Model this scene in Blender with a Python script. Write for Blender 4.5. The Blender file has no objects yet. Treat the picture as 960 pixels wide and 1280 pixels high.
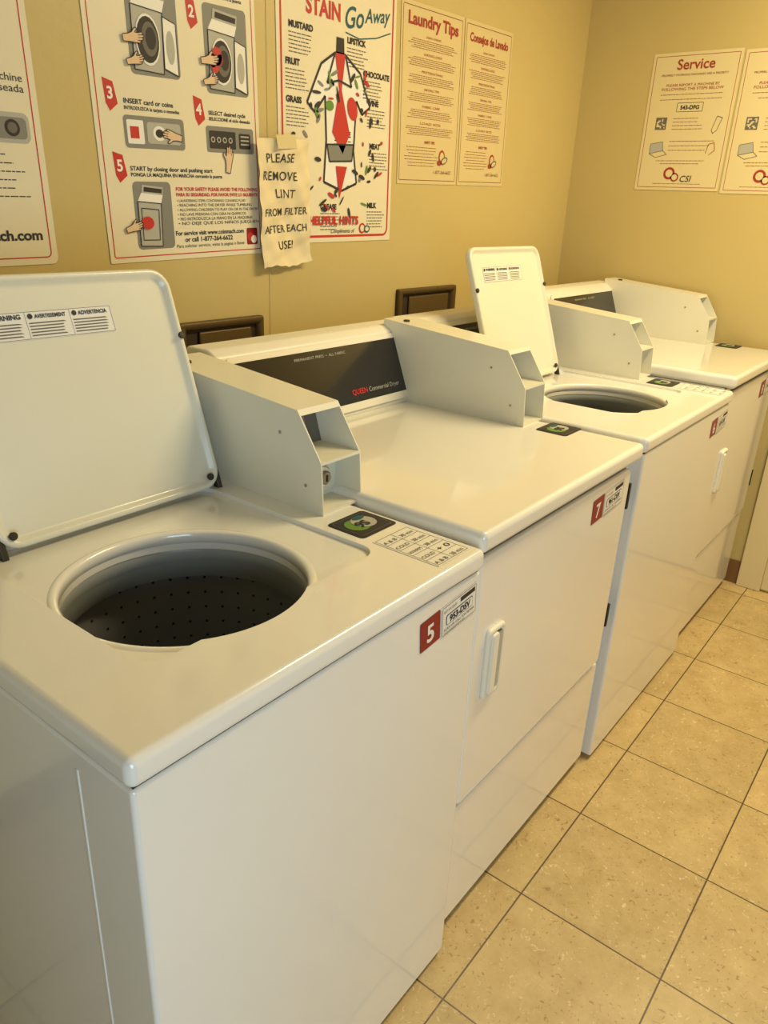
import bpy, bmesh, math, random
from mathutils import Vector, Matrix
from math import sin, cos, pi, radians
random.seed(4)
S=bpy.context.scene
COL=bpy.context.collection

# ------------------------------------------------------------ materials
def lin(c):
    c=c/255.0
    return c/12.92 if c<=0.04045 else ((c+0.055)/1.055)**2.4
def rgb(r,g,b): return (lin(r),lin(g),lin(b),1)
def mat(name,c,rough=.5,metal=0,coat=0,var=0.04,scale=6,bump=0,bscale=200,spec=.5):
    m=bpy.data.materials.new(name);m.use_nodes=True
    nt=m.node_tree;b=nt.nodes['Principled BSDF']
    b.inputs['Roughness'].default_value=rough;b.inputs['Metallic'].default_value=metal
    b.inputs['Coat Weight'].default_value=coat;b.inputs['Coat Roughness'].default_value=.07
    b.inputs['Specular IOR Level'].default_value=spec
    tc=nt.nodes.new('ShaderNodeTexCoord');n=nt.nodes.new('ShaderNodeTexNoise')
    n.inputs['Scale'].default_value=scale;n.inputs['Detail'].default_value=4
    nt.links.new(tc.outputs['Object'],n.inputs['Vector'])
    mx=nt.nodes.new('ShaderNodeMixRGB');mx.inputs[1].default_value=tuple(x*(1-var) for x in c[:3])+(1,)
    mx.inputs[2].default_value=tuple(min(1,x*(1+var)) for x in c[:3])+(1,)
    nt.links.new(n.outputs['Fac'],mx.inputs[0]);nt.links.new(mx.outputs[0],b.inputs['Base Color'])
    if bump:
        n2=nt.nodes.new('ShaderNodeTexNoise');n2.inputs['Scale'].default_value=bscale
        nt.links.new(tc.outputs['Object'],n2.inputs['Vector'])
        bp=nt.nodes.new('ShaderNodeBump');bp.inputs['Strength'].default_value=bump;bp.inputs['Distance'].default_value=.002
        nt.links.new(n2.outputs['Fac'],bp.inputs['Height']);nt.links.new(bp.outputs[0],b.inputs['Normal'])
    return m
M={}
M['enamel']=mat('white_enamel',rgb(238,236,228),.20,0,.8,.015,3,.03,260)
M['plastic']=mat('white_plastic',rgb(234,230,214),.35,0,0,.02)
M['lidin']=mat('lid_enamel',rgb(228,226,208),.30,0,.25,.02,3,.05,200)
M['meter']=mat('meter_enamel',rgb(228,225,206),.32,0,.2,.03,5,.08,400)
M['meter_in']=mat('meter_interior',rgb(112,108,96),.45,.3)
M['metal']=mat('brushed_steel',rgb(160,158,150),.35,.8,0,.05,30)
M['dkmetal']=mat('dark_metal',rgb(70,66,58),.45,.6)
M['black']=mat('black_glass_panel',rgb(32,30,28),.22,0,.3,.05)
M['blackm']=mat('black_plastic',rgb(25,24,24),.5)
M['gasket']=mat('seam_dark',rgb(100,94,80),.7)
M['tubgrey']=mat('tub_ring_plastic',rgb(156,162,162),.32)
M['paper']=mat('poster_paper',rgb(230,221,192),.36,0,0,.02)
M['paper2']=mat('tips_paper',rgb(214,195,144),.42,0,0,.02)
M['paper3']=mat('service_paper',rgb(222,206,158),.42,0,0,.02)
M['note']=mat('note_paper',rgb(232,216,174),.7,0,0,.03)
M['red']=mat('print_red',rgb(192,42,38),.5)
M['maroon']=mat('label_maroon',rgb(140,22,34),.4)
M['brown']=mat('print_brown',rgb(130,72,46),.6)
M['tred']=mat('print_dull_red',rgb(160,52,38),.6)
M['ink']=mat('print_ink',rgb(42,38,38),.6)
M['inkg']=mat('print_grey',rgb(105,100,92),.6)
M['lgrey']=mat('print_light_grey',rgb(176,175,164),.5)
M['mgrey']=mat('print_mid_grey',rgb(128,128,122),.5)
M['skin']=mat('print_skin',rgb(222,192,156),.6)
M['teal']=mat('print_teal',rgb(30,86,96),.6)
M['green']=mat('print_green',rgb(96,140,50),.5)
M['white']=mat('label_white',rgb(236,234,226),.4)
M['vent']=mat('vent_frame',rgb(96,78,44),.45,.3)
M['ventd']=mat('vent_dark',rgb(48,38,24),.6)
M['base']=mat('baseboard_vinyl',rgb(122,88,48),.5)
M['trim']=mat('trim_paint',rgb(218,202,158),.4)
M['tape']=mat('tape',rgb(214,198,148),.3)
M['wall']=mat('wall_paint',rgb(200,180,120),.38,0,0,.05,1.4,.25,55,spec=.5)
M['ceil']=mat('ceiling_paint',rgb(225,217,196),.8)

def floormat():
    m=bpy.data.materials.new('vinyl_tile');m.use_nodes=True;nt=m.node_tree;L=nt.links;N=nt.nodes
    b=N['Principled BSDF']
    tc=N.new('ShaderNodeTexCoord')
    sub=N.new('ShaderNodeVectorMath');sub.operation='SUBTRACT';sub.inputs[1].default_value=(1.464,.455,0);L.new(tc.outputs['Object'],sub.inputs[0])
    sc=N.new('ShaderNodeVectorMath');sc.operation='SCALE';sc.inputs['Scale'].default_value=1/.3048;L.new(sub.outputs[0],sc.inputs[0])
    fl=N.new('ShaderNodeVectorMath');fl.operation='FLOOR';L.new(sc.outputs[0],fl.inputs[0])
    fr=N.new('ShaderNodeVectorMath');fr.operation='FRACTION';L.new(sc.outputs[0],fr.inputs[0])
    sx=N.new('ShaderNodeSeparateXYZ');L.new(fr.outputs[0],sx.inputs[0])
    def edge(o):
        a=N.new('ShaderNodeMath');a.operation='SUBTRACT';L.new(o,a.inputs[0]);a.inputs[1].default_value=.5
        c=N.new('ShaderNodeMath');c.operation='ABSOLUTE';L.new(a.outputs[0],c.inputs[0]);return c.outputs[0]
    mx=N.new('ShaderNodeMath');mx.operation='MAXIMUM';L.new(edge(sx.outputs[0]),mx.inputs[0]);L.new(edge(sx.outputs[1]),mx.inputs[1])
    g=N.new('ShaderNodeMapRange');g.inputs[1].default_value=.4925;g.inputs[2].default_value=.4965;L.new(mx.outputs[0],g.inputs[0])
    wn=N.new('ShaderNodeTexWhiteNoise');L.new(fl.outputs[0],wn.inputs['Vector'])
    off=N.new('ShaderNodeVectorMath');off.operation='MULTIPLY';off.inputs[1].default_value=(7.3,11.1,0);L.new(fl.outputs[0],off.inputs[0])
    add=N.new('ShaderNodeVectorMath');add.operation='ADD';L.new(sc.outputs[0],add.inputs[0]);L.new(off.outputs[0],add.inputs[1])
    n1=N.new('ShaderNodeTexNoise');n1.inputs['Scale'].default_value=4;n1.inputs['Detail'].default_value=10;n1.inputs['Roughness'].default_value=.75;L.new(add.outputs[0],n1.inputs['Vector'])
    n2=N.new('ShaderNodeTexNoise');n2.inputs['Scale'].default_value=15;n2.inputs['Detail'].default_value=3;n2.inputs['Distortion'].default_value=2.5;L.new(add.outputs[0],n2.inputs['Vector'])
    r1=N.new('ShaderNodeValToRGB');r1.color_ramp.elements[0].position=.3;r1.color_ramp.elements[0].color=rgb(186,160,108);r1.color_ramp.elements[1].position=.7;r1.color_ramp.elements[1].color=rgb(216,192,140);L.new(n1.outputs['Fac'],r1.inputs[0])
    hs=N.new('ShaderNodeHueSaturation');L.new(r1.outputs[0],hs.inputs['Color'])
    mr=N.new('ShaderNodeMapRange');mr.inputs[3].default_value=.88;mr.inputs[4].default_value=1.06;L.new(wn.outputs['Value'],mr.inputs[0]);L.new(mr.outputs[0],hs.inputs['Value'])
    r2=N.new('ShaderNodeValToRGB');r2.color_ramp.elements[0].position=.64;r2.color_ramp.elements[0].color=(0,0,0,1);r2.color_ramp.elements[1].position=.68;r2.color_ramp.elements[1].color=(.8,.8,.8,1);L.new(n2.outputs['Fac'],r2.inputs[0])
    ma=N.new('ShaderNodeMixRGB');L.new(r2.outputs[0],ma.inputs[0]);L.new(hs.outputs[0],ma.inputs[1]);ma.inputs[2].default_value=rgb(148,116,68)
    r3=N.new('ShaderNodeValToRGB');r3.color_ramp.elements[0].position=.31;r3.color_ramp.elements[0].color=(.7,.7,.7,1);r3.color_ramp.elements[1].position=.36;r3.color_ramp.elements[1].color=(0,0,0,1);L.new(n2.outputs['Fac'],r3.inputs[0])
    mb=N.new('ShaderNodeMixRGB');L.new(r3.outputs[0],mb.inputs[0]);L.new(ma.outputs[0],mb.inputs[1]);mb.inputs[2].default_value=rgb(230,214,170)
    n4=N.new('ShaderNodeTexNoise');n4.inputs['Scale'].default_value=2.2;n4.inputs['Detail'].default_value=7;L.new(tc.outputs['Object'],n4.inputs['Vector'])
    r4=N.new('ShaderNodeMapRange');r4.inputs[1].default_value=.3;r4.inputs[2].default_value=.7;r4.inputs[3].default_value=.86;r4.inputs[4].default_value=1.04;L.new(n4.outputs['Fac'],r4.inputs[0])
    h2=N.new('ShaderNodeHueSaturation');L.new(mb.outputs[0],h2.inputs['Color']);L.new(r4.outputs[0],h2.inputs['Value'])
    mg=N.new('ShaderNodeMixRGB');L.new(g.outputs[0],mg.inputs[0]);L.new(h2.outputs[0],mg.inputs[1]);mg.inputs[2].default_value=rgb(72,56,36)
    L.new(mg.outputs[0],b.inputs['Base Color'])
    rr=N.new('ShaderNodeMapRange');rr.inputs[3].default_value=.24;rr.inputs[4].default_value=.50;L.new(n4.outputs['Fac'],rr.inputs[0]);L.new(rr.outputs[0],b.inputs['Roughness'])
    bp=N.new('ShaderNodeBump');bp.inputs['Strength'].default_value=.1;bp.inputs['Distance'].default_value=.004;L.new(n1.outputs['Fac'],bp.inputs['Height']);L.new(bp.outputs[0],b.inputs['Normal'])
    return m
M['floor']=floormat()

def basketmat():
    m=bpy.data.materials.new('perforated_basket');m.use_nodes=True;nt=m.node_tree;L=nt.links;N=nt.nodes
    b=N['Principled BSDF'];b.inputs['Roughness'].default_value=.40;b.inputs['Metallic'].default_value=.3
    uv=N.new('ShaderNodeUVMap')
    sc=N.new('ShaderNodeVectorMath');sc.operation='MULTIPLY';sc.inputs[1].default_value=(44,13,1);L.new(uv.outputs[0],sc.inputs[0])
    fr=N.new('ShaderNodeVectorMath');fr.operation='FRACTION';L.new(sc.outputs[0],fr.inputs[0])
    d=N.new('ShaderNodeVectorMath');d.operation='DISTANCE';d.inputs[1].default_value=(.5,.5,0);L.new(fr.outputs[0],d.inputs[0])
    lt=N.new('ShaderNodeMath');lt.operation='LESS_THAN';lt.inputs[1].default_value=.085;L.new(d.outputs['Value'],lt.inputs[0])
    mx=N.new('ShaderNodeMixRGB');L.new(lt.outputs[0],mx.inputs[0]);mx.inputs[1].default_value=rgb(138,140,144);mx.inputs[2].default_value=rgb(14,14,14)
    L.new(mx.outputs[0],b.inputs['Base Color']);return m
M['basket']=basketmat()

# ------------------------------------------------------------ helpers
def empty(name,loc,rot=(0,0,0),parent=None):
    e=bpy.data.objects.new(name,None);COL.objects.link(e);e.location=loc;e.rotation_euler=rot;e.empty_display_size=.1
    if parent: e.parent=parent
    bpy.context.view_layer.update();return e
def link(name,me,m,parent=None,world=True,smooth=False):
    o=bpy.data.objects.new(name,me);COL.objects.link(o)
    if m: me.materials.append(M[m] if isinstance(m,str) else m)
    if parent:
        o.parent=parent
        if world: o.matrix_parent_inverse=parent.matrix_world.inverted()
    if smooth:
        for p in me.polygons:p.use_smooth=True
    return o
def bm2(name,bm,m,parent=None,world=True,smooth=False):
    me=bpy.data.meshes.new(name);bmesh.ops.recalc_face_normals(bm,faces=bm.faces);bm.to_mesh(me);bm.free();return link(name,me,m,parent,world,smooth)
def sh(o,a=35):
    md=o.modifiers.new('wn','WEIGHTED_NORMAL');md.keep_sharp=True
def box(name,x0,x1,y0,y1,z0,z1,m,parent=None,bev=0,seg=3,world=True):
    bm=bmesh.new();bmesh.ops.create_cube(bm,size=1)
    for v in bm.verts: v.co=Vector(((x0+x1)/2+v.co.x*(x1-x0),(y0+y1)/2+v.co.y*(y1-y0),(z0+z1)/2+v.co.z*(z1-z0)))
    if bev: bmesh.ops.bevel(bm,geom=bm.edges[:],offset=bev,segments=seg,affect='EDGES',profile=.5)
    o=bm2(name,bm,m,parent,world)
    if bev: 
        for p in o.data.polygons:p.use_smooth=True
        sh(o)
    return o
def prism(name,prof,x0,x1,m,parent=None,bev=0,seg=2):
    bm=bmesh.new();a=[bm.verts.new((x0,y,z)) for y,z in prof];b=[bm.verts.new((x1,y,z)) for y,z in prof]
    bm.faces.new(a);bm.faces.new(b[::-1]);n=len(prof)
    for i in range(n): bm.faces.new((a[i],b[i],b[(i+1)%n],a[(i+1)%n]))
    bmesh.ops.recalc_face_normals(bm,faces=bm.faces)
    if bev: bmesh.ops.bevel(bm,geom=bm.edges[:],offset=bev,segments=seg,affect='EDGES',profile=.5)
    o=bm2(name,bm,m,parent)
    if bev:
        for p in o.data.polygons:p.use_smooth=True
        sh(o)
    return o
def rrect(x0,y0,x1,y1,r,n=6):
    pts=[]
    for cx,cy,a in ((x1-r,y1-r,0),(x0+r,y1-r,90),(x0+r,y0+r,180),(x1-r,y0+r,270)):
        for i in range(n+1):
            t=radians(a+90*i/n);pts.append((cx+r*cos(t),cy+r*sin(t)))
    return pts
def loops(name,x0,y0,x1,y1,r,steps,m,parent=None,world=True,fill0=True,fill1=True,n=6):
    bm=bmesh.new();L=[]
    for ins,z in steps:
        L.append([bm.verts.new((x,y,z)) for x,y in rrect(x0+ins,y0+ins,x1-ins,y1-ins,max(r-ins,.001),n)])
    k=len(L[0])
    for a,b in zip(L,L[1:]):
        for i in range(k): bm.faces.new((a[i],a[(i+1)%k],b[(i+1)%k],b[i]))
    if fill0: bm.faces.new(L[0][::-1])
    if fill1: bm.faces.new(L[-1])
    me=bpy.data.meshes.new(name);bmesh.ops.recalc_face_normals(bm,faces=bm.faces);bm.to_mesh(me);bm.free()
    o=link(name,me,m,parent,world)
    for p in me.polygons:p.use_smooth=True
    sh(o);return o
def lathe(name,cx,cy,prof,m,parent=None,n=64,smooth=True):
    bm=bmesh.new();uvl=bm.loops.layers.uv.new('UVMap');R=[]
    for r,z in prof: R.append([bm.verts.new((cx+r*cos(2*pi*i/n),cy+r*sin(2*pi*i/n),z)) for i in range(n)])
    for j,(a,b) in enumerate(zip(R,R[1:])):
        for i in range(n):
            f=bm.faces.new((a[i],a[(i+1)%n],b[(i+1)%n],b[i]))
            u=[(i/n,j/(len(prof)-1)),((i+1)/n,j/(len(prof)-1)),((i+1)/n,(j+1)/(len(prof)-1)),(i/n,(j+1)/(len(prof)-1))]
            for l,c in zip(f.loops,u): l[uvl].uv=c
    me=bpy.data.meshes.new(name);bm.to_mesh(me);bm.free();o=link(name,me,m,parent,True,smooth);return o
def disc(name,cx,cy,z,r,m,parent=None,n=48):
    bm=bmesh.new();bm.faces.new([bm.verts.new((cx+r*cos(2*pi*i/n),cy+r*sin(2*pi*i/n),z)) for i in range(n)]);return bm2(name,bm,m,parent)
def cyl(name,p,axis,r,h,m,parent=None,n=24):
    bm=bmesh.new();bmesh.ops.create_cone(bm,cap_ends=True,segments=n,radius1=r,radius2=r,depth=h)
    q=Vector((0,0,1)).rotation_difference(Vector(axis)).to_matrix().to_4x4()
    bmesh.ops.transform(bm,matrix=Matrix.Translation(p)@q,verts=bm.verts)
    bmesh.ops.bevel(bm,geom=[e for e in bm.edges if len(e.link_faces)==2 and e.calc_face_angle(0)>1],offset=min(r,h)*.15,segments=2,affect='EDGES')
    o=bm2(name,bm,m,parent);
    for f in o.data.polygons:f.use_smooth=True
    sh(o);return o
def boolean(o,cutters,bev=0):
    for c in cutters:
        md=o.modifiers.new('b','BOOLEAN');md.operation='DIFFERENCE';md.solver='EXACT';md.object=c
        o.modifiers.move(len(o.modifiers)-1,0)
    bpy.context.view_layer.update()
    dg=bpy.context.evaluated_depsgraph_get();me=bpy.data.meshes.new_from_object(o.evaluated_get(dg))
    o.modifiers.clear();o.data=me
    for c in cutters: bpy.data.objects.remove(c)
    if bev:
        b=o.modifiers.new('bev','BEVEL');b.width=bev;b.segments=3;b.limit_method='ANGLE';b.angle_limit=radians(40)
    for p in o.data.polygons:p.use_smooth=True
    sh(o)
def cutcyl(cx,cy,r,z0,z1):
    bm=bmesh.new();bmesh.ops.create_cone(bm,cap_ends=True,segments=96,radius1=r,radius2=r,depth=z1-z0)
    bmesh.ops.translate(bm,vec=(cx,cy,(z0+z1)/2),verts=bm.verts);return bm2('cut',bm,None)
class Sheet:
    def __init__(s,name,loc,rot,w,h,m='paper',r=.004,th=.0008,parent=None):
        s.e=empty(name,loc,rot,parent);s.w=w;s.h=h;s.th=th
        s.o=loops('sheet',0,0,w,h,r,[(0,0),(0,th)],m,s.e,False,n=3)
    def z(s,l): return s.th+.0004*l
    def poly(s,pts,m,l=1,name='print'):
        bm=bmesh.new();bm.faces.new([bm.verts.new((x,y,s.z(l))) for x,y in pts])
        me=bpy.data.meshes.new(name);bm.to_mesh(me);bm.free()
        return link(name,me,m,s.e,False)
    def rect(s,x0,y0,x1,y1,m,l=1,name='print'): return s.poly([(x0,y0),(x1,y0),(x1,y1),(x0,y1)],m,l,name)
    def rr(s,x0,y0,x1,y1,r,m,l=1): return s.poly(rrect(x0,y0,x1,y1,r,4),m,l)
    def ell(s,cx,cy,rx,ry,m,l=1,a=0,n=20):
        a=radians(a);return s.poly([(cx+rx*cos(t)*cos(a)-ry*sin(t)*sin(a),cy+rx*cos(t)*sin(a)+ry*sin(t)*cos(a)) for t in [2*pi*i/n for i in range(n)]],m,l)
    def frame(s,x0,y0,x1,y1,t,m,r=.01,l=1):
        bm=bmesh.new();A=[bm.verts.new((x,y,s.z(l))) for x,y in rrect(x0,y0,x1,y1,r,5)];B=[bm.verts.new((x,y,s.z(l))) for x,y in rrect(x0+t,y0+t,x1-t,y1-t,max(r-t,.001),5)]
        k=len(A)
        for i in range(k): bm.faces.new((A[i],A[(i+1)%k],B[(i+1)%k],B[i]))
        me=bpy.data.meshes.new('border');bm.to_mesh(me);bm.free();return link('border',me,m,s.e,False)
    def multi(s,polys,m,l=1,name='print'):
        bm=bmesh.new()
        for pts in polys: bm.faces.new([bm.verts.new((x,y,s.z(l))) for x,y in pts])
        me=bpy.data.meshes.new(name);bm.to_mesh(me);bm.free();return link(name,me,m,s.e,False)
    def stroke(s,pts,t,m,l=1):
        P=[]
        for (x0,y0),(x1,y1) in zip(pts,pts[1:]):
            d=math.hypot(x1-x0,y1-y0) or 1;nx,ny=-(y1-y0)/d*t/2,(x1-x0)/d*t/2
            P.append([(x0+nx,y0+ny),(x1+nx,y1+ny),(x1-nx,y1-ny),(x0-nx,y0-ny)])
        return s.multi(P,m,l)
    def text(s,t,x,y,size,m,l=2,align='LEFT',bold=0,w=None,rot=0,shear=0,ls=1):
        c=bpy.data.curves.new('txt','FONT');c.body=t;c.size=size;c.align_x=align;c.offset=bold;c.shear=shear;c.space_line=ls;c.resolution_u=4
        c.materials.append(M[m]);o=bpy.data.objects.new('lettering',c);COL.objects.link(o)
        if w:
            bpy.context.view_layer.update();d=o.dimensions.x
            if d>0:
                k=w/d;ky=k if abs(k-1)>.35 else (k+1)/2;o.scale=(k,ky if k<1 else min(ky,1.25),1)
        o.parent=s.e;o.location=(x,y,s.z(l));o.rotation_euler=(0,0,rot)
        return o
    def to(s,p):
        s.e.parent=p;s.e.matrix_parent_inverse=p.matrix_world.inverted()
YW=1.46;XR=3.08

# ------------------------------------------------------------ room
box('floor',-1.6,XR+.1,-1.5,YW+.1,-.05,0,'floor')
box('wall_back',-1.6,XR+.1,YW,YW+.1,0,2.5,'wall')
box('wall_right',XR,XR+.1,-1.5,YW,0,2.5,'wall')
box('wall_left',-1.7,-1.6,-1.5,YW+.1,0,2.5,'wall')
box('wall_front',-1.7,XR+.1,-1.6,-1.5,0,2.5,'wall')
box('ceiling',-1.7,XR+.1,-1.6,YW+.1,2.5,2.55,'ceil')
box('baseboard_right',XR-.006,XR,.50,YW,0,.1,'base',bev=.002)
box('baseboard_back',-1.6,XR-.006,YW-.006,YW,0,.1,'base',bev=.002)
box('trim_1',XR-.02,XR,.41,.50,0,2.1,'trim',bev=.004)
box('trim_2',1.399,1.404,YW-.0012,YW,0,2.5,'wall')
d=empty('door_1',(XR-.01,0,0))
box('door_slab',XR-.012,XR,-.45,.41,.01,2.08,'trim',d,bev=.003)
cyl('door_knob',(XR-.05,-.38,1.0),(1,0,0),.028,.05,'metal',d)
cyl('door_knob_stem',(XR-.02,-.38,1.0),(1,0,0),.012,.04,'metal',d)
lf=empty('ceiling_lamp',(2.2,.1,2.45))
box('lamp_housing',1.6,2.8,-.05,.25,2.44,2.5,'trim',lf,bev=.01)

# ------------------------------------------------------------ coin meter
def meter(xl,xr,zt,p):
    y0=.775;yb=1.20;t=.0025
    prof=[(y0,zt),(y0+.006,zt+.090),(y0+.060,zt+.170),(yb,zt+.200),(yb,zt)]
    prism('coin_meter_left_side',prof,xl,xl+t,'meter',p)
    prism('coin_meter_right_side',prof,xr-t,xr,'meter',p)
    prism('coin_meter_top',[(y0+.06,zt+.170),(yb,zt+.200),(yb,zt+.197),(y0+.06,zt+.1675)],xl+t,xr-t,'meter',p)
    prism('coin_meter_front_lip',[(y0+.054,zt+.161),(y0+.06,zt+.170),(y0+.066,zt+.170),(y0+.060,zt+.161)],xl+t,xr-t,'meter',p)
    box('coin_meter_shelf',xl+t,xr-t,y0+.006,y0+.16,zt+.087,zt+.092,'meter',p)
    prism('coin_slide_plate',[(y0+.095,zt+.092),(y0+.120,zt+.172),(y0+.125,zt+.172),(y0+.10,zt+.092)],xl+t,xr-t,'meter_in',p)
    w=xr-xl
    prism('coin_slide_slot',[(y0+.093,zt+.104),(y0+.107,zt+.146),(y0+.112,zt+.146),(y0+.098,zt+.104)],xl+w*.30,xl+w*.62,'metal',p)
    box('coin_meter_lower_back',xl+t,xr-t,y0+.062,y0+.067,zt,zt+.087,'meter',p)
    box('coin_meter_floor',xl+t,xr-t,y0+.002,y0+.062,zt,zt+.004,'meter',p)
    cx=xl+w*.45;cz=zt+.048
    box('coin_vault_door',xl+w*.14,xr-w*.14,y0+.058,y0+.063,zt+.012,zt+.080,'meter',p,bev=.002)
    cyl('coin_lock_ring',(cx,y0+.050,cz),(0,1,0),.020,.018,'plastic',p)
    cyl('coin_lock_core',(cx,y0+.040,cz),(0,1,0),.012,.014,'metal',p)
    box('coin_lock_slot',cx-.0015,cx+.0015,y0+.0315,y0+.034,cz-.006,cz+.006,'blackm',p)
    for yy,zz in ((y0+.03,zt+.045),(y0+.09,zt+.125)):
        cyl('coin_meter_screw',(xl-.0002,yy+.01,zz),(1,0,0),.003,.002,'metal',p,12)
    cyl('coin_meter_top_screw',(xl+.03,yb-.05,zt+.197),(0,0,1),.008,.006,'dkmetal',p)
def console(x0,x1,zt,p,label=None):
    y=1.115
    prism('console_body',[(y,zt-.002),(y,zt+.012),(y+.062,zt+.172),(y+.085,zt+.184),(y+.150,zt+.184),(y+.160,zt+.17),(y+.160,zt-.002)],x0,x1,'plastic',p,bev=.006)
    L=math.hypot(.062,.16);a=math.atan2(.16,.062)
    s=Sheet('console_panel',(x0+.02,y-.0012,zt+.012),(a,0,0),x1-x0-.04,L-.006,'plastic',.012,.003);s.to(p)
    s.rr(.012,.018,s.w-.012,s.h-.012,.008,'black',1)
    s.text('PERMANENT PRESS  •  ALL FABRIC',s.w*.30,s.h-.030,.007,'lgrey',3,w=.17)
    if label:
        s.text(label[0],s.w*.56,.036,.017,'red',3,bold=.0004,w=.056);s.text(label[1],s.w*.56+.062,.036,.015,'lgrey',3,w=.12)
    s.text('HIGH   MEDIUM   LOW',s.w*.12,.03,.007,'lgrey',3)
def toplabels(cx,zt,p,sheet=True):
    s=Sheet('use_label',(cx-.045,.668,zt),(0,0,0),.09,.078,'blackm',.008,.0006);s.to(p)
    s.rr(.006,.006,.084,.072,.005,'inkg',1);s.rr(.0075,.0075,.0825,.0705,.004,'ink',2)
    s.ell(.034,.040,.022,.022,'green',3);s.ell(.052,.042,.022,.022,'lgrey',4);s.ell(.056,.058,.014,.007,'teal',5);s.text('9S',.030,.028,.026,'ink',6,bold=.001)
    if sheet:
        s=Sheet('token_sheet',(cx-.045,.525,zt),(0,0,0),.088,.125,'white',.002,.0004);s.to(p)
        s.frame(.003,.003,.085,.122,.0008,'inkg',.001,1)
        for i in range(1,5): s.rect(.004,.122*i/5,.084,.122*i/5+.0008,'inkg',1)
        s.rect(.042,.004,.0428,.122,'inkg',1)
        for i in range(5):
            s.text(random.choice(['A & B','WARM','COLD','HOT 2','NORMAL']),.006,.006+i*.024,.010,'ink',2,w=.03);s.text(random.choice(['~ 1/2','+ 0','38 min','$1.75']),.047,.006+i*.024,.012,'ink',2,w=.03)
def numlabel(num,code,x,z,y,p,tilt=0,sc=1):
    s=Sheet('number_label',(x,y,z),(radians(90),radians(-tilt),0),.052*sc,.052*sc,'maroon',.002,.0005);s.to(p)
    s.text(num,.026*sc,.010*sc,.042*sc,'white',1,'CENTER',bold=.001)
    s=Sheet('service_label',(x+.056*sc,y,z),(radians(90),radians(-tilt),0),.10*sc,.056*sc,'white',.002,.0005);s.to(p)
    k=sc
    s.frame(.002*k,.002*k,.098*k,.054*k,.0008,'brown',.002,1);s.text('GOT AN ISSUE?',.005*k,.043*k,.008*k,'brown',2,w=.036*k)
    s.rect(.052*k,.042*k,.094*k,.050*k,'ink',1);s.rr(.012*k,.018*k,.088*k,.037*k,.004,'inkg',1);s.rr(.0135*k,.0195*k,.0865*k,.0355*k,.003,'white',2)
    s.text(code,.05*k,.022*k,.016*k,'ink',3,'CENTER',bold=.0006);s.text('SCAN OR CALL FOR REPAIR',.006*k,.010*k,.006*k,'ink',2,w=.086*k);s.text('www.laundryservice.com',.006*k,.004*k,.005*k,'inkg',2,w=.06*k)

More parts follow.
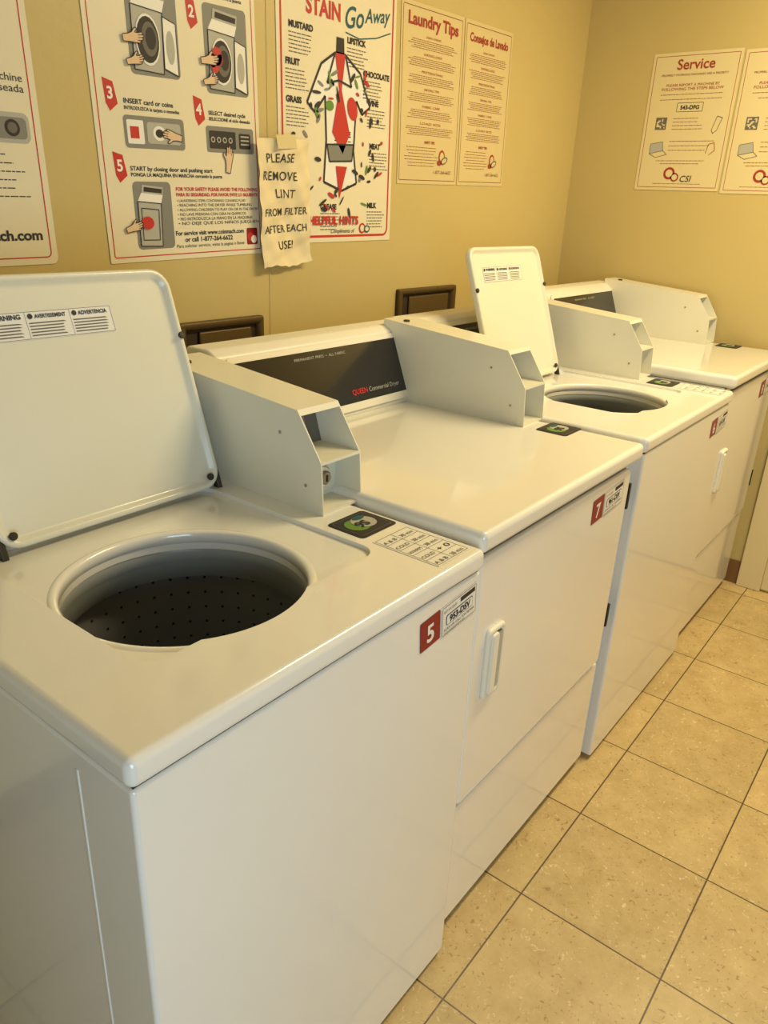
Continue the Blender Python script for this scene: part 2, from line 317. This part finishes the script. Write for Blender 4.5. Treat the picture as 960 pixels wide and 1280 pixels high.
# ------------------------------------------------------------ washer
def washer(x0,x1,yf,zt,num,code,lidr):
    p=empty('washing_machine',((x0+x1)/2,yf+.33,0));yb=1.17;zs=zt-.036
    cx=x1-.368;cy=.765;R=.167
    cab=box('cabinet',x0+.004,x1-.004,yf+.004,yb,.012,zs-.002,'enamel',p,bev=.006)
    boolean(cab,[cutcyl(cx,cy,R+.044,.3,zs+.1)])
    sm=box('seam',x0+.008,x1-.008,yf+.008,yb-.002,zs-.004,zs+.001,'gasket',p)
    boolean(sm,[cutcyl(cx,cy,R+.042,.3,zs+.1)])
    deck=box('top_deck',x0,x1,yf,yb,zs,zt,'enamel',p,bev=.011,seg=5)
    rx0=cx-.168;rx1=x1-.122
    bm=bmesh.new()
    A=[bm.verts.new((x,y,zt-.007)) for x,y in rrect(rx0,.625,rx1,1.03,.03)];B=[bm.verts.new((x,y,zt+.05)) for x,y in rrect(rx0-.004,.621,rx1+.004,1.034,.033)]
    bm.faces.new(A[::-1]);bm.faces.new(B);k=len(A)
    for i in range(k): bm.faces.new((A[i],A[(i+1)%k],B[(i+1)%k],B[i]))
    c1=bm2('c1',bm,None);c2=cutcyl(cx,cy,R,zs-.1,zt+.1)
    boolean(deck,[c1,c2],.0035)
    lathe('opening_lip',cx,cy,[(R+.012,zt-.0075),(R+.008,zt-.0050),(R+.002,zt-.0050),(R-.002,zt-.009),(R-.001,zt-.024),(R+.004,zt-.028)],'enamel',p,96)
    lathe('tub_ring',cx,cy,[(R+.010,zt-.024),(R+.005,zt-.030),(R+.001,zt-.034),(R+.001,zt-.056),(R+.004,zt-.059),(R+.0,zt-.084),(R+.03,zt-.088)],'tubgrey',p,96)
    lathe('wash_basket',cx,cy,[(R+.026,zt-.086)]+[(R+.026,zt-.086-.03*i) for i in range(1,12)]+[(R+.01,zs-.43)],'basket',p,96)
    disc('basket_floor',cx,cy,zs-.43,R+.012,'dkmetal',p)
    lathe('agitator_base',cx,cy,[(.0001,zs-.40),(.03,zs-.40),(.05,zs-.41),(.12,zs-.425)],'dkmetal',p)
    for a,b in ((yf+.10,yf+.105),(yb-.14,yb-.135)): box('side_crease',x0+.0028,x0+.0045,a,b,.03,zs-.03,'enamel',p,bev=.0007,seg=1)
    w=.402;h=.385
    e=empty('lid',(lidr-w,1.005,zt+.003),(radians(71),0,0))
    loops('lid_shell',0,0,w,h,.035,[(.006,-.012),(.001,-.009),(0,-.004),(0,.004),(.002,.007),(.006,.008),(.010,.007),(.014,.0015),(.020,-.001)],'lidin',e,False)
    for x,y in ((w-.005,.27),(.005,.27),(w-.022,.02),(.022,.02)):
        o=cyl('lid_bumper',(x,y,.008),(0,0,1),.006,.006,'dkmetal',None);o.parent=e
    for x in (w-.008,.0):
        o=box('lid_hinge',x,x+.010,-.012,.03,-.010,.004,'dkmetal',None,bev=.002);o.parent=e
    s=Sheet('warning_label',(.065,.290,-.0008),(0,0,0),.215,.042,'white',.002,.0005);s.e.parent=e
    s.frame(.001,.001,.214,.041,.0006,'inkg',.001,1)
    for i,t in enumerate(('WARNING','AVERTISSEMENT','ADVERTENCIA')):
        xx=.004+i*.071
        s.rect(xx+.0675,.002,xx+.068,.04,'inkg',1)
        s.ell(xx+.004,.034,.004,.004,'ink',2);s.text(t,xx+.011,.031,.009,'ink',2,w=.050,bold=.0003)
        s.multi([[(xx,.005+j*.0045),(xx+.062-random.random()*.012,.005+j*.0045),(xx+.055,.0068+j*.0045),(xx,.0068+j*.0045)] for j in range(5)],'inkg',1)
    e.parent=p;e.matrix_parent_inverse=p.matrix_world.inverted()
    console(x0+.01,x1-.012,zt,p)
    meter(x1-.080,x1+.020,zt,p)
    toplabels(x1-.06,zt+.0003,p)
    numlabel(num,code,x1-.162,zs-.078,yf+.0035,p,5,.97)
    return p
# ------------------------------------------------------------ dryer
def dryer(x0,x1,yf,zt,num,code,con0=.022,label=('QUEEN','Commercial Dryer')):
    p=empty('clothes_dryer',((x0+x1)/2,yf+.33,0));yb=1.17;zs=zt-.038;yd=yf+.028
    box('cabinet',x0+.004,x1-.004,yd,yb,.01,zs,'enamel',p,bev=.005)
    box('seam',x0+.008,x1-.008,yd-.002,yb-.01,zs-.004,zs+.002,'gasket',p)
    box('top_deck',x0,x1,yf,yb,zs,zt,'enamel',p,bev=.012,seg=5)
    dz0=.335;dz1=zs-.018;dx0=x0+.016;dx1=x1-.022
    e=empty('door',(0,yd,0),(radians(90),0,0))
    loops('door_gap',dx0-.003,dz0-.003,dx1+.003,dz1+.003,.018,[(0,-.001),(0,.0012)],'gasket',e,False)
    loops('door_panel',dx0,dz0,dx1,dz1,.016,[(0,-.002),(0,.010),(.003,.014),(.008,.016)],'enamel',e,False)
    hx0,hx1,hz0,hz1=x0+.058,x0+.116,.555,.700
    loops('handle_frame',hx0,hz0,hx1,hz1,.010,[(0,.012),(0,.020),(.003,.024),(.008,.024),(.011,.021),(.013,.012)],'plastic',e,False)
    loops('handle_pocket',hx0+.028,hz0+.014,hx1-.010,hz1-.014,.006,[(0,.0245),(.003,.0165)],'lgrey',e,False)
    loops('handle_grip',hx0+.008,hz0+.010,hx0+.030,hz1-.010,.006,[(0,.018),(0,.026),(.003,.029)],'plastic',e,False)
    for z in (dz1-.10,dz0+.10):
        box('door_hinge',dx1-.001,dx1+.008,z,z+.062,.002,.018,'blackm',e,bev=.001,world=False)
    e.parent=p;e.matrix_parent_inverse=p.matrix_world.inverted()
    e=empty('lower_panel_mount',(0,yd,0),(radians(90),0,0))
    loops('lower_panel',dx0-.008,.03,dx1+.012,dz0-.012,.006,[(0,-.002),(0,.006),(.003,.009)],'enamel',e,False)
    e.parent=p;e.matrix_parent_inverse=p.matrix_world.inverted()
    console(x0+con0,x1-.005,zt,p,label)
    meter(x1-.090,x1+.010,zt,p)
    toplabels(x1-.042,zt+.0003,p,False)
    numlabel(num,code,x1-.225,dz1-.078,yd-.0165,p,4,1.05)
    return p

washer(.298,.938,.506,.885,'5','953-DSV',.834)
dryer(.947,1.640,.515,.903,'7','961-DSV',.03)
washer(1.658,2.372,.515,.908,'6','877-DSV',2.205)
dryer(2.392,3.045,.520,.944,'8','543-DFG')

# ------------------------------------------------------------ wall boxes
def ventbox(x0,x1,z0,z1):
    p=empty('wall_vent',((x0+x1)/2,YW,(z0+z1)/2));e=empty('vent_mount',(0,YW-.0005,0),(radians(90),0,0))
    loops('vent_frame',x0,z0,x1,z1,.006,[(0,0),(0,.012),(.003,.016),(.016,.016),(.020,.004)],'vent',e,False,fill1=False)
    loops('vent_cavity',x0+.014,z0+.014,x1-.014,z1-.014,.004,[(0,.001),(0,.004)],'ventd',e,False)
    loops('vent_flap',x0+.06,z0+.02,x1-.04,z1-.025,.004,[(0,.004),(0,.009),(.004,.011)],'vent',e,False)
    e.parent=p;e.matrix_parent_inverse=p.matrix_world.inverted()
ventbox(1.10,1.365,.975,1.097)
ventbox(1.94,2.265,1.01,1.13)

# ------------------------------------------------------------ posters
def lines(s,x0,x1,y1,y0,n,m,t=.0018,center=False,l=1):
    P=[]
    for i in range(n):
        y=y1-(y1-y0)*i/max(1,n-1);w=(x1-x0)*(.75+.25*random.random());a=x0+((x1-x0-w)/2 if center else 0)
        x=a
        while x<a+w:
            ww=.004+random.random()*.012;xe=min(x+ww,a+w);P.append([(x,y),(xe,y),(xe,y+t),(x,y+t)]);x=xe+.002
    s.multi(P,m,l)
def hand(s,x,y,k,ang=0,l=8):
    pts=[(-.55,-.16),(-.1,-.20),(.15,-.24),(.42,-.27),(.50,-.22),(.44,-.17),(.60,-.14),(.66,-.08),(.58,-.04),(.70,-.01),(.72,.06),(.60,.08),(.66,.14),(.60,.20),(.40,.17),(.20,.20),(.34,.32),(.32,.40),(.20,.38),(.02,.22),(-.2,.16),(-.55,.14)]
    a=radians(ang);q=[(x+k*(u*cos(a)-v*sin(a)),y+k*(u*sin(a)+v*cos(a))) for u,v in pts]
    s.poly(q,'skin',l);s.stroke(q+[q[0]],.0016,'ink',l+1)
    for u0,v0,u1,v1 in ((.30,-.15,.46,-.16),(.36,-.04,.58,-.04),(.36,.07,.60,.08)):
        s.stroke([(x+k*(u0*cos(a)-v0*sin(a)),y+k*(u0*sin(a)+v0*cos(a))),(x+k*(u1*cos(a)-v1*sin(a)),y+k*(u1*sin(a)+v1*cos(a)))],.0012,'ink',l+1)
def machine_icon(s,x,y,w,h,hnd=True,redl=False,closed=False):
    s.rr(x-w*.10,y-h*.06,x+w*1.18,y+h*1.06,.010,'mgrey',1)
    s.poly([(x,y),(x+w*.74,y-h*.02),(x+w*.80,y+h*.70),(x+w*.02,y+h*.74)],'lgrey',2)
    s.poly([(x+w*.02,y+h*.74),(x+w*.80,y+h*.70),(x+w*.88,y+h*.84),(x+w*.16,y+h*.88)],'white',2)
    s.poly([(x+w*.16,y+h*.88),(x+w*.88,y+h*.84),(x+w*.90,y+h*.97),(x+w*.20,y+h*1.01)],'lgrey',3)
    s.poly([(x+w*.24,y+h*.90),(x+w*.84,y+h*.87),(x+w*.86,y+h*.94),(x+w*.26,y+h*.975)],'ink',4)
    s.stroke([(x,y),(x+w*.74,y-h*.02),(x+w*.80,y+h*.70),(x+w*.02,y+h*.74),(x,y)],.0018,'ink',4)
    if not closed:
        s.ell(x+w*.38,y+h*.36,w*.31,h*.30,'white',5);s.ell(x+w*.38,y+h*.36,w*.28,h*.27,'ink',6);s.ell(x+w*.42,y+h*.37,w*.20,h*.20,'inkg',7);s.ell(x+w*.45,y+h*.38,w*.13,h*.13,'ink',8)
        s.poly([(x+w*.76,y+h*.05),(x+w*1.12,y-h*.02),(x+w*1.12,y+h*.60),(x+w*.79,y+h*.66)],'white',5)
        s.stroke([(x+w*.76,y+h*.05),(x+w*1.12,y-h*.02),(x+w*1.12,y+h*.60),(x+w*.79,y+h*.66),(x+w*.76,y+h*.05)],.0018,'ink',6)
        s.ell(x+w*.95,y+h*.31,w*.11,h*.20,'lgrey',6)
    else:
        s.stroke([(x+w*.1,y+h*.1),(x+w*.66,y+h*.09),(x+w*.70,y+h*.6),(x+w*.12,y+h*.63),(x+w*.1,y+h*.1)],.0016,'ink',5)
    if redl:
        for a,b,c in ((.22,.42,.15),(.10,.36,.11),(.16,.30,.12),(.32,.38,.09)): s.ell(x+w*a,y+h*b,w*c,h*c*.8,'red' if c>.1 else 'maroon',9)
    if hnd: hand(s,x-w*.02,y+h*.36,w*.42,8,10);hand(s,x-w*.02,y+h*.10,w*.36,14,12)
def flag(s,n,x,y):
    s.poly([(x-.013,y+.026),(x+.010,y+.020),(x+.017,y-.018),(x-.002,y-.032),(x-.010,y-.018)],'red',1)
    s.text(n,x+.001,y-.010,.030,'white',2,'CENTER',bold=.0008)

s=Sheet('instruction_poster',(.43,YW-.001,1.228),(radians(90),radians(-1.2),0),.40,.72,'paper',.012)
s.frame(.012,.012,.388,.708,.0022,'red',.010)
machine_icon(s,.25,.46,.10,.16,False);machine_icon(s,.05,.20,.10,.13,False)
s.rr(.29,.21,.378,.26,.012,'lgrey',1);s.rr(.295,.217,.372,.252,.008,'mgrey',2);s.ell(.345,.235,.014,.014,'ink',3);s.ell(.345,.235,.009,.009,'inkg',4)
s.text('START washing machine',.18,.31,.014,'ink',2,w=.195);s.text('la temperatura deseada',.18,.293,.014,'ink',2,w=.195)
lines(s,.18,.37,.19,.12,6,'ink');s.text('www.coinmach.com',.14,.045,.020,'ink',2,w=.235,bold=.0006)
# poster 2
s=Sheet('instruction_poster',(.946,YW-.001,1.232),(radians(90),radians(-2.0),0),.435,.74,'paper',.004)
s.frame(.010,.010,.425,.730,.0022,'red',.005)
machine_icon(s,.105,.365,.095,.15);machine_icon(s,.295,.348,.095,.15,True,True)
flag(s,'2',.255,.485);flag(s,'3',.04,.318);flag(s,'4',.258,.305);flag(s,'5',.045,.188);flag(s,'1',.04,.52)
for tx,ty,a,b,w in ((.27,.530,'LOAD clothes and close door','CARGUE ropa y cierre la puerta',.14),(.075,.535,'OPEN the dryer door','ABRA la puerta',.12),(.07,.303,'INSERT card or coins','INTRODUZCA la tarjeta o monedas',.15),(.285,.297,'SELECT desired cycle','SELECCIONE el ciclo deseado',.135),(.07,.180,'START by closing door and pushing start','PONGA LA MAQUINA EN MARCHA cerrando la puerta',.27)):
    s.text(a,tx,ty,.010,'ink',2,bold=.0002,w=w*.80);s.text(b,tx,ty-.011,.009,'ink',2,bold=.0002,w=w*.9)
s.rr(.065,.222,.215,.282,.008,'mgrey',1);s.rr(.072,.230,.112,.274,.003,'white',2);s.rect(.079,.240,.100,.262,'red',3);s.rr(.120,.232,.205,.272,.006,'lgrey',2);s.ell(.150,.252,.016,.014,'white',3);s.ell(.150,.252,.010,.008,'ink',4);hand(s,.185,.248,.040,170,5)
s.rr(.275,.222,.415,.275,.006,'mgrey',1);s.rr(.283,.230,.36,.266,.003,'ink',2);s.rr(.37,.232,.405,.264,.004,'ink',2)
for i in range(4): s.ell(.293+i*.017,.248,.006,.006,'lgrey',3);s.ell(.293+i*.017,.248,.0035,.0035,'ink',4)
s.multi([[(.375,.24+j*.008),(.40,.24+j*.008),(.40,.243+j*.008),(.375,.243+j*.008)] for j in range(3)],'lgrey',3)
hand(s,.335,.205,.045,80,5)
machine_icon(s,.078,.032,.075,.120,False,False,True);s.ell(.098,.078,.016,.013,'red',9);hand(s,.062,.07,.035,15,10)
s.text('FOR YOUR SAFETY PLEASE AVOID THE FOLLOWING',.18,.142,.010,'red',2,bold=.0003,w=.24);s.text('PARA SU SEGURIDAD, POR FAVOR EVITE LO SIGUIENTE',.18,.131,.009,'red',2,bold=.0003,w=.24)
for i,t in enumerate(('• LAUNDERING ITEMS CONTAINING CLEANING FLUID','• REACHING INTO THE DRYER WHILE TUMBLING','• ALLOWING CHILDREN TO PLAY ON OR IN THE DRYER','• NO LAVE PRENDAS CON CERA NI QUIMICOS','• NO INTRODUZCA LA MANO EN LA MAQUINA','• NO DEJE QUE LOS NIÑOS JUEGUEN')):
    s.text(t,.18,.119-.0095*i,.0075,'ink',2,w=.20+.02*(i%3))
s.text('For service visit www.coinmach.com',.17,.050,.013,'ink',2,bold=.0003,w=.20);s.text('or call 1-877-264-6622',.195,.036,.013,'ink',2,bold=.0003,w=.14)
s.text('Para solicitar servicio, visite la pagina o llame',.17,.024,.008,'ink',2,w=.2)
s.rr(.380,.022,.415,.060,.004,'maroon',1);s.ell(.392,.040,.011,.010,'red',2);s.ell(.402,.034,.009,.009,'white',3)
# poster 3 (stain)
s=Sheet('stain_removal_poster',(1.438,YW-.001,1.268),(radians(90),radians(-1.0),0),.455,.70,'paper',.004)
s.frame(.012,.012,.443,.688,.006,'red',.022)
s.text('STAIN',.035,.578,.068,'red',2,bold=.002,w=.165);s.text('STAIN',.100,.520,.056,'red',2,bold=.002,w=.125)
for gx,gy,t,w in ((.238,.508,'Go',.075),(.322,.532,'Away',.110)): s.text(t,gx,gy,.070,'teal',2,bold=.0008,rot=radians(9),shear=.35,w=w)
s.stroke([(.245,.500),(.30,.493),(.37,.505),(.43,.525)],.003,'teal',2)
for t,x,y in (('MUSTARD',.040,.482),('FRUIT',.028,.405),('GRASS',.028,.325),('LIPSTICK',.252,.478),('CHOCOLATE',.318,.412),('WINE',.338,.345),('COFFEE',.205,.262),('MEAT',.35,.24),('GREASE',.150,.083),('MILK',.345,.088)):
    s.text(t,x,y,.0185,'ink',2,bold=.0010);lines(s,x,x+.085,y-.012,y-.052,6,'inkg',.0025)
sx,sy=.225,.25
shirt=[(-.075,.17),(-.02,.20),(.02,.20),(.085,.165),(.13,.09),(.095,.07),(.07,.10),(.06,-.02),(.075,-.10),(.01,-.12),(-.065,-.10),(-.055,0),(-.06,.10),(-.10,.06),(-.13,.08)]
shirt=[(sx+a*.95,sy+b) for a,b in shirt]
s.poly(shirt,'white',1);s.stroke(shirt+[shirt[0]],.006,'ink',3)
s.poly([(sx-.02,sy+.20),(sx+.02,sy+.20),(sx+.006,sy+.12),(sx+.04,sy+.02),(sx+.012,sy-.03),(sx-.03,sy+.02),(sx-.004,sy+.12)],'red',4)
s.stroke([(sx-.02,sy+.2),(sx-.05,sy+.13),(sx-.005,sy+.14),(sx+.045,sy+.13),(sx+.02,sy+.2)],.005,'ink',5)
s.poly([(sx-.05,sy-.01),(sx+.055,sy-.005),(sx+.05,sy-.045),(sx-.04,sy-.05)],'mgrey',4);s.stroke([(sx-.05,sy-.01),(sx+.055,sy-.005),(sx+.05,sy-.045),(sx-.04,sy-.05),(sx-.05,sy-.01)],.004,'ink',5)
s.poly([(sx-.015,sy-.06),(sx+.03,sy-.06),(sx+.0,sy-.14)],'red',5)
s.poly([(sx-.016,sy+.20),(sx+.016,sy+.20),(sx+.014,sy+.235),(sx-.014,sy+.235)],'ink',3)
s.ell(sx+.05,sy+.08,.02,.028,'red',4,20);s.ell(sx-.04,sy+.08,.016,.012,'green',4)
for i in range(64):
    a=random.uniform(0,2*pi);r=random.uniform(.10,.20);x=sx+r*cos(a)*.95;y=sy+r*sin(a)*.95
    if not(.03<x<.425 and .07<y<.46):continue
    s.ell(x,y,random.uniform(.006,.018),random.uniform(.002,.006),random.choice(['ink','ink','ink','ink','red','green','mgrey']),6,random.uniform(0,180),8)
s.text('HELPFUL HINTS',.105,.045,.030,'red',7,bold=.0012,w=.20);s.text('Compliments of',.19,.023,.016,'ink',3,shear=.3,w=.10)
s.ell(.325,.034,.014,.014,'red',3);s.ell(.325,.034,.009,.009,'paper',4);s.ell(.345,.032,.013,.010,'teal',5);s.ell(.345,.032,.008,.006,'paper',6)
def tips(x,title,w,z,name='laundry_tips_poster'):
    s=Sheet(name,(x,YW-.001,z),(radians(90),radians(-1.8),0),w,.462,'paper2',.003)
    s.frame(.008,.010,w-.008,.452,.0018,'brown',.004)
    s.text(title,w/2,.408,.036,'tred',2,'CENTER',bold=.0012,w=w*.80)
    y=.388
    for i in range(6):
        s.text(('GENERAL GUIDELINES','SORTING LOADS','PRETREATING','DRYING TIPS','FABRIC CARE','LOAD SIZE')[i],w/2,y-.006,.007,'tred',2,'CENTER',w=w*(.24+.05*(i%3)));lines(s,.03,w-.03,y-.014,y-.034,5,'brown',.0016,True);y-=.044
    s.text('SAFETY TIPS',w/2,.112,.010,'tred',2,'CENTER',bold=.0003);lines(s,.03,w-.11,.100,.05,7,'brown',.0016,True)
    s.ell(w*.72,.078,.017,.020,'tred',2);s.ell(w*.72,.078,.011,.014,'paper2',3);s.ell(w*.76,.068,.020,.010,'inkg',4,20);s.ell(w*.76,.068,.014,.006,'paper2',5,20);s.ell(w*.68,.062,.012,.008,'tred',4)
    s.text('1-877-264-6622',w*.58,.030,.011,'brown',2,w=w*.3)
tips(1.918,'Laundry Tips',.315,1.432);tips(2.240,'Consejos de Lavado',.29,1.442)
def service(y,w,z,title='Service'):
    s=Sheet('service_poster',(XR-.001,y,z),(radians(90),0,radians(-90)),w,.452,'paper3',.003)
    s.frame(.010,.010,w-.010,.442,.0016,'tred',.003)
    s.text(title,w/2,.398,.046,'tred',2,'CENTER',bold=.0007)
    s.text('PROPERLY WORKING MACHINES ARE A PRIORITY',w/2,.378,.008,'brown',2,'CENTER',w=w*.75);s.text('PLEASE REPORT A MACHINE BY',w/2,.345,.010,'tred',2,'CENTER',w=w*.6);s.text('FOLLOWING THE STEPS BELOW',w/2,.332,.010,'tred',2,'CENTER',w=w*.7)
    lines(s,.04,w-.04,.318,.302,2,'brown',.0018,True)
    s.frame(w*.36,.262,w*.66,.292,.0015,'ink',.003);s.text('543-DFG',w*.51,.270,.018,'ink',2,'CENTER',bold=.0006)
    P=[]
    for i in range(9):
        for j in range(9):
            if random.random()<.55 or (i in(0,8)) or j in (0,8): P.append([(w*.14+i*.0045,.205+j*.0045),(w*.14+i*.0045+.0045,.205+j*.0045),(w*.14+i*.0045+.0045,.2095+j*.0045),(w*.14+i*.0045,.2095+j*.0045)])
    s.multi(P,'inkg',1);lines(s,w*.34,w*.72,.240,.205,4,'brown',.0018);lines(s,w*.34,w*.9,.165,.135,3,'brown',.0018)
    s.stroke([(w*.80,.20),(w*.84,.245),(w*.90,.24),(w*.86,.20),(w*.82,.19),(w*.80,.20)],.002,'inkg',2)
    s.poly([(w*.12,.125),(w*.28,.135),(w*.26,.165),(w*.12,.158)],'lgrey',1);s.stroke([(w*.12,.125),(w*.28,.135),(w*.26,.165),(w*.12,.158),(w*.12,.125),(w*.2,.112),(w*.33,.122),(w*.28,.135)],.0016,'inkg',2)
    s.stroke([(w*.78,.125),(w*.80,.155),(w*.86,.16),(w*.88,.135),(w*.82,.12)],.002,'tred',2);lines(s,w*.2,w*.8,.100,.090,2,'brown',.0018,True)
    s.ell(w*.40,.058,.021,.021,'tred',2);s.ell(w*.40,.058,.013,.013,'paper3',3);s.ell(w*.47,.045,.015,.015,'tred',2);s.ell(w*.47,.045,.010,.010,'paper3',3);s.text('CSI',w*.53,.030,.030,'ink',4,shear=.2)
    lines(s,w*.2,w*.8,.022,.022,1,'brown',.0016,True)
service(1.187,.312,1.470);service(.868,.312,1.464,'Servicio')
def note():
    e=empty('paper_note',(1.360,YW-.014,1.212),(radians(93),radians(-3.5),0))
    w,h=.172,.292;nx,ny=32,48
    def zz(x,y): return .0045*sin(x*38+y*14)+.0024*sin(y*60-x*20)+.0012*sin(x*110+y*70)+.001*sin(y*150-x*60)+(.010*(1-y/.05)**2 if y<.05 else 0)
    bm=bmesh.new();G=[]
    for j in range(ny+1):
        r=[]
        for i in range(nx+1):
            x=w*i/nx;y=h*j/ny
            yy=y+(.004*sin(x*45)+.0012*sin(x*190) )*(1-j/ny)**8
            r.append(bm.verts.new((x,yy,zz(x,max(y,0)))))
        G.append(r)
    for j in range(ny):
        for i in range(nx): bm.faces.new((G[j][i],G[j][i+1],G[j+1][i+1],G[j+1][i]))
    me=bpy.data.meshes.new('sheet');bm.to_mesh(me);bm.free();link('sheet',me,'note',e,False,True)
    for i,t in enumerate(('PLEASE','REMOVE','LINT','FROM FILTER','AFTER EACH','USE!')):
        c=bpy.data.curves.new('t','FONT');c.body=t;c.size=.027;c.align_x='CENTER';c.offset=.0001;c.space_character=1.08
        o=bpy.data.objects.new('tmp',c);COL.objects.link(o);bpy.context.view_layer.update()
        k=min(1,.145/o.dimensions.x)
        m2=bpy.data.meshes.new_from_object(o.evaluated_get(bpy.context.evaluated_depsgraph_get()));bpy.data.objects.remove(o)
        for v in m2.vertices:
            x=.086+(-.016 if i<2 else 0)+v.co.x*k+random.uniform(-.0004,.0004);y=.240-.040*i+v.co.y*k*1.05+(-.002*i*(v.co.x/.08) if i<3 else 0);v.co=(x,y,zz(x,y)+.0014)
        m2.materials.clear();link('lettering',m2,'ink',e,False)
    t=bpy.data.meshes.new('tape');t.from_pydata([(.055,.270,.009),(.12,.272,.009),(.118,.302,.004),(.054,.300,.004)],[],[(0,1,2,3)]);link('tape',t,'tape',e,False)
note()

# ------------------------------------------------------------ lights
def area(name,loc,target,size,sy,power,col):
    l=bpy.data.lights.new(name,'AREA');l.shape='RECTANGLE';l.size=size;l.size_y=sy;l.energy=power;l.color=col
    o=bpy.data.objects.new(name,l);COL.objects.link(o);o.location=loc;o.rotation_euler=(Vector(target)-Vector(loc)).to_track_quat('-Z','Y').to_euler();return o
area('lamp_light',(2.2,.1,2.43),(2.2,.1,0),1.15,.26,43,(1,.82,.47))
area('window_daylight',(-.6,-1.2,.95),(.55,.6,.45),.9,1.2,25,(.54,.78,1))
w=bpy.data.worlds.new('w');S.world=w;w.use_nodes=True;w.node_tree.nodes['Background'].inputs[0].default_value=(1,.9,.7,1);w.node_tree.nodes['Background'].inputs[1].default_value=.3

# ------------------------------------------------------------ camera
cd=bpy.data.cameras.new('camera');co=bpy.data.objects.new('camera',cd);COL.objects.link(co)
cd.sensor_fit='VERTICAL';cd.sensor_height=24;cd.lens=24*936/1280;cd.clip_start=.02
R=[(0.61622,-0.78641,0.04275),(-0.27306,-0.26425,-0.92499),(0.73872,0.55832,-0.37757)]
mw=Matrix.Identity(4)
for i in range(3):
    mw[i][0]=R[0][i];mw[i][1]=-R[1][i];mw[i][2]=-R[2][i]
mw[2][3]=1.368
co.matrix_world=mw
S.camera=co
S.view_settings.view_transform='Standard'
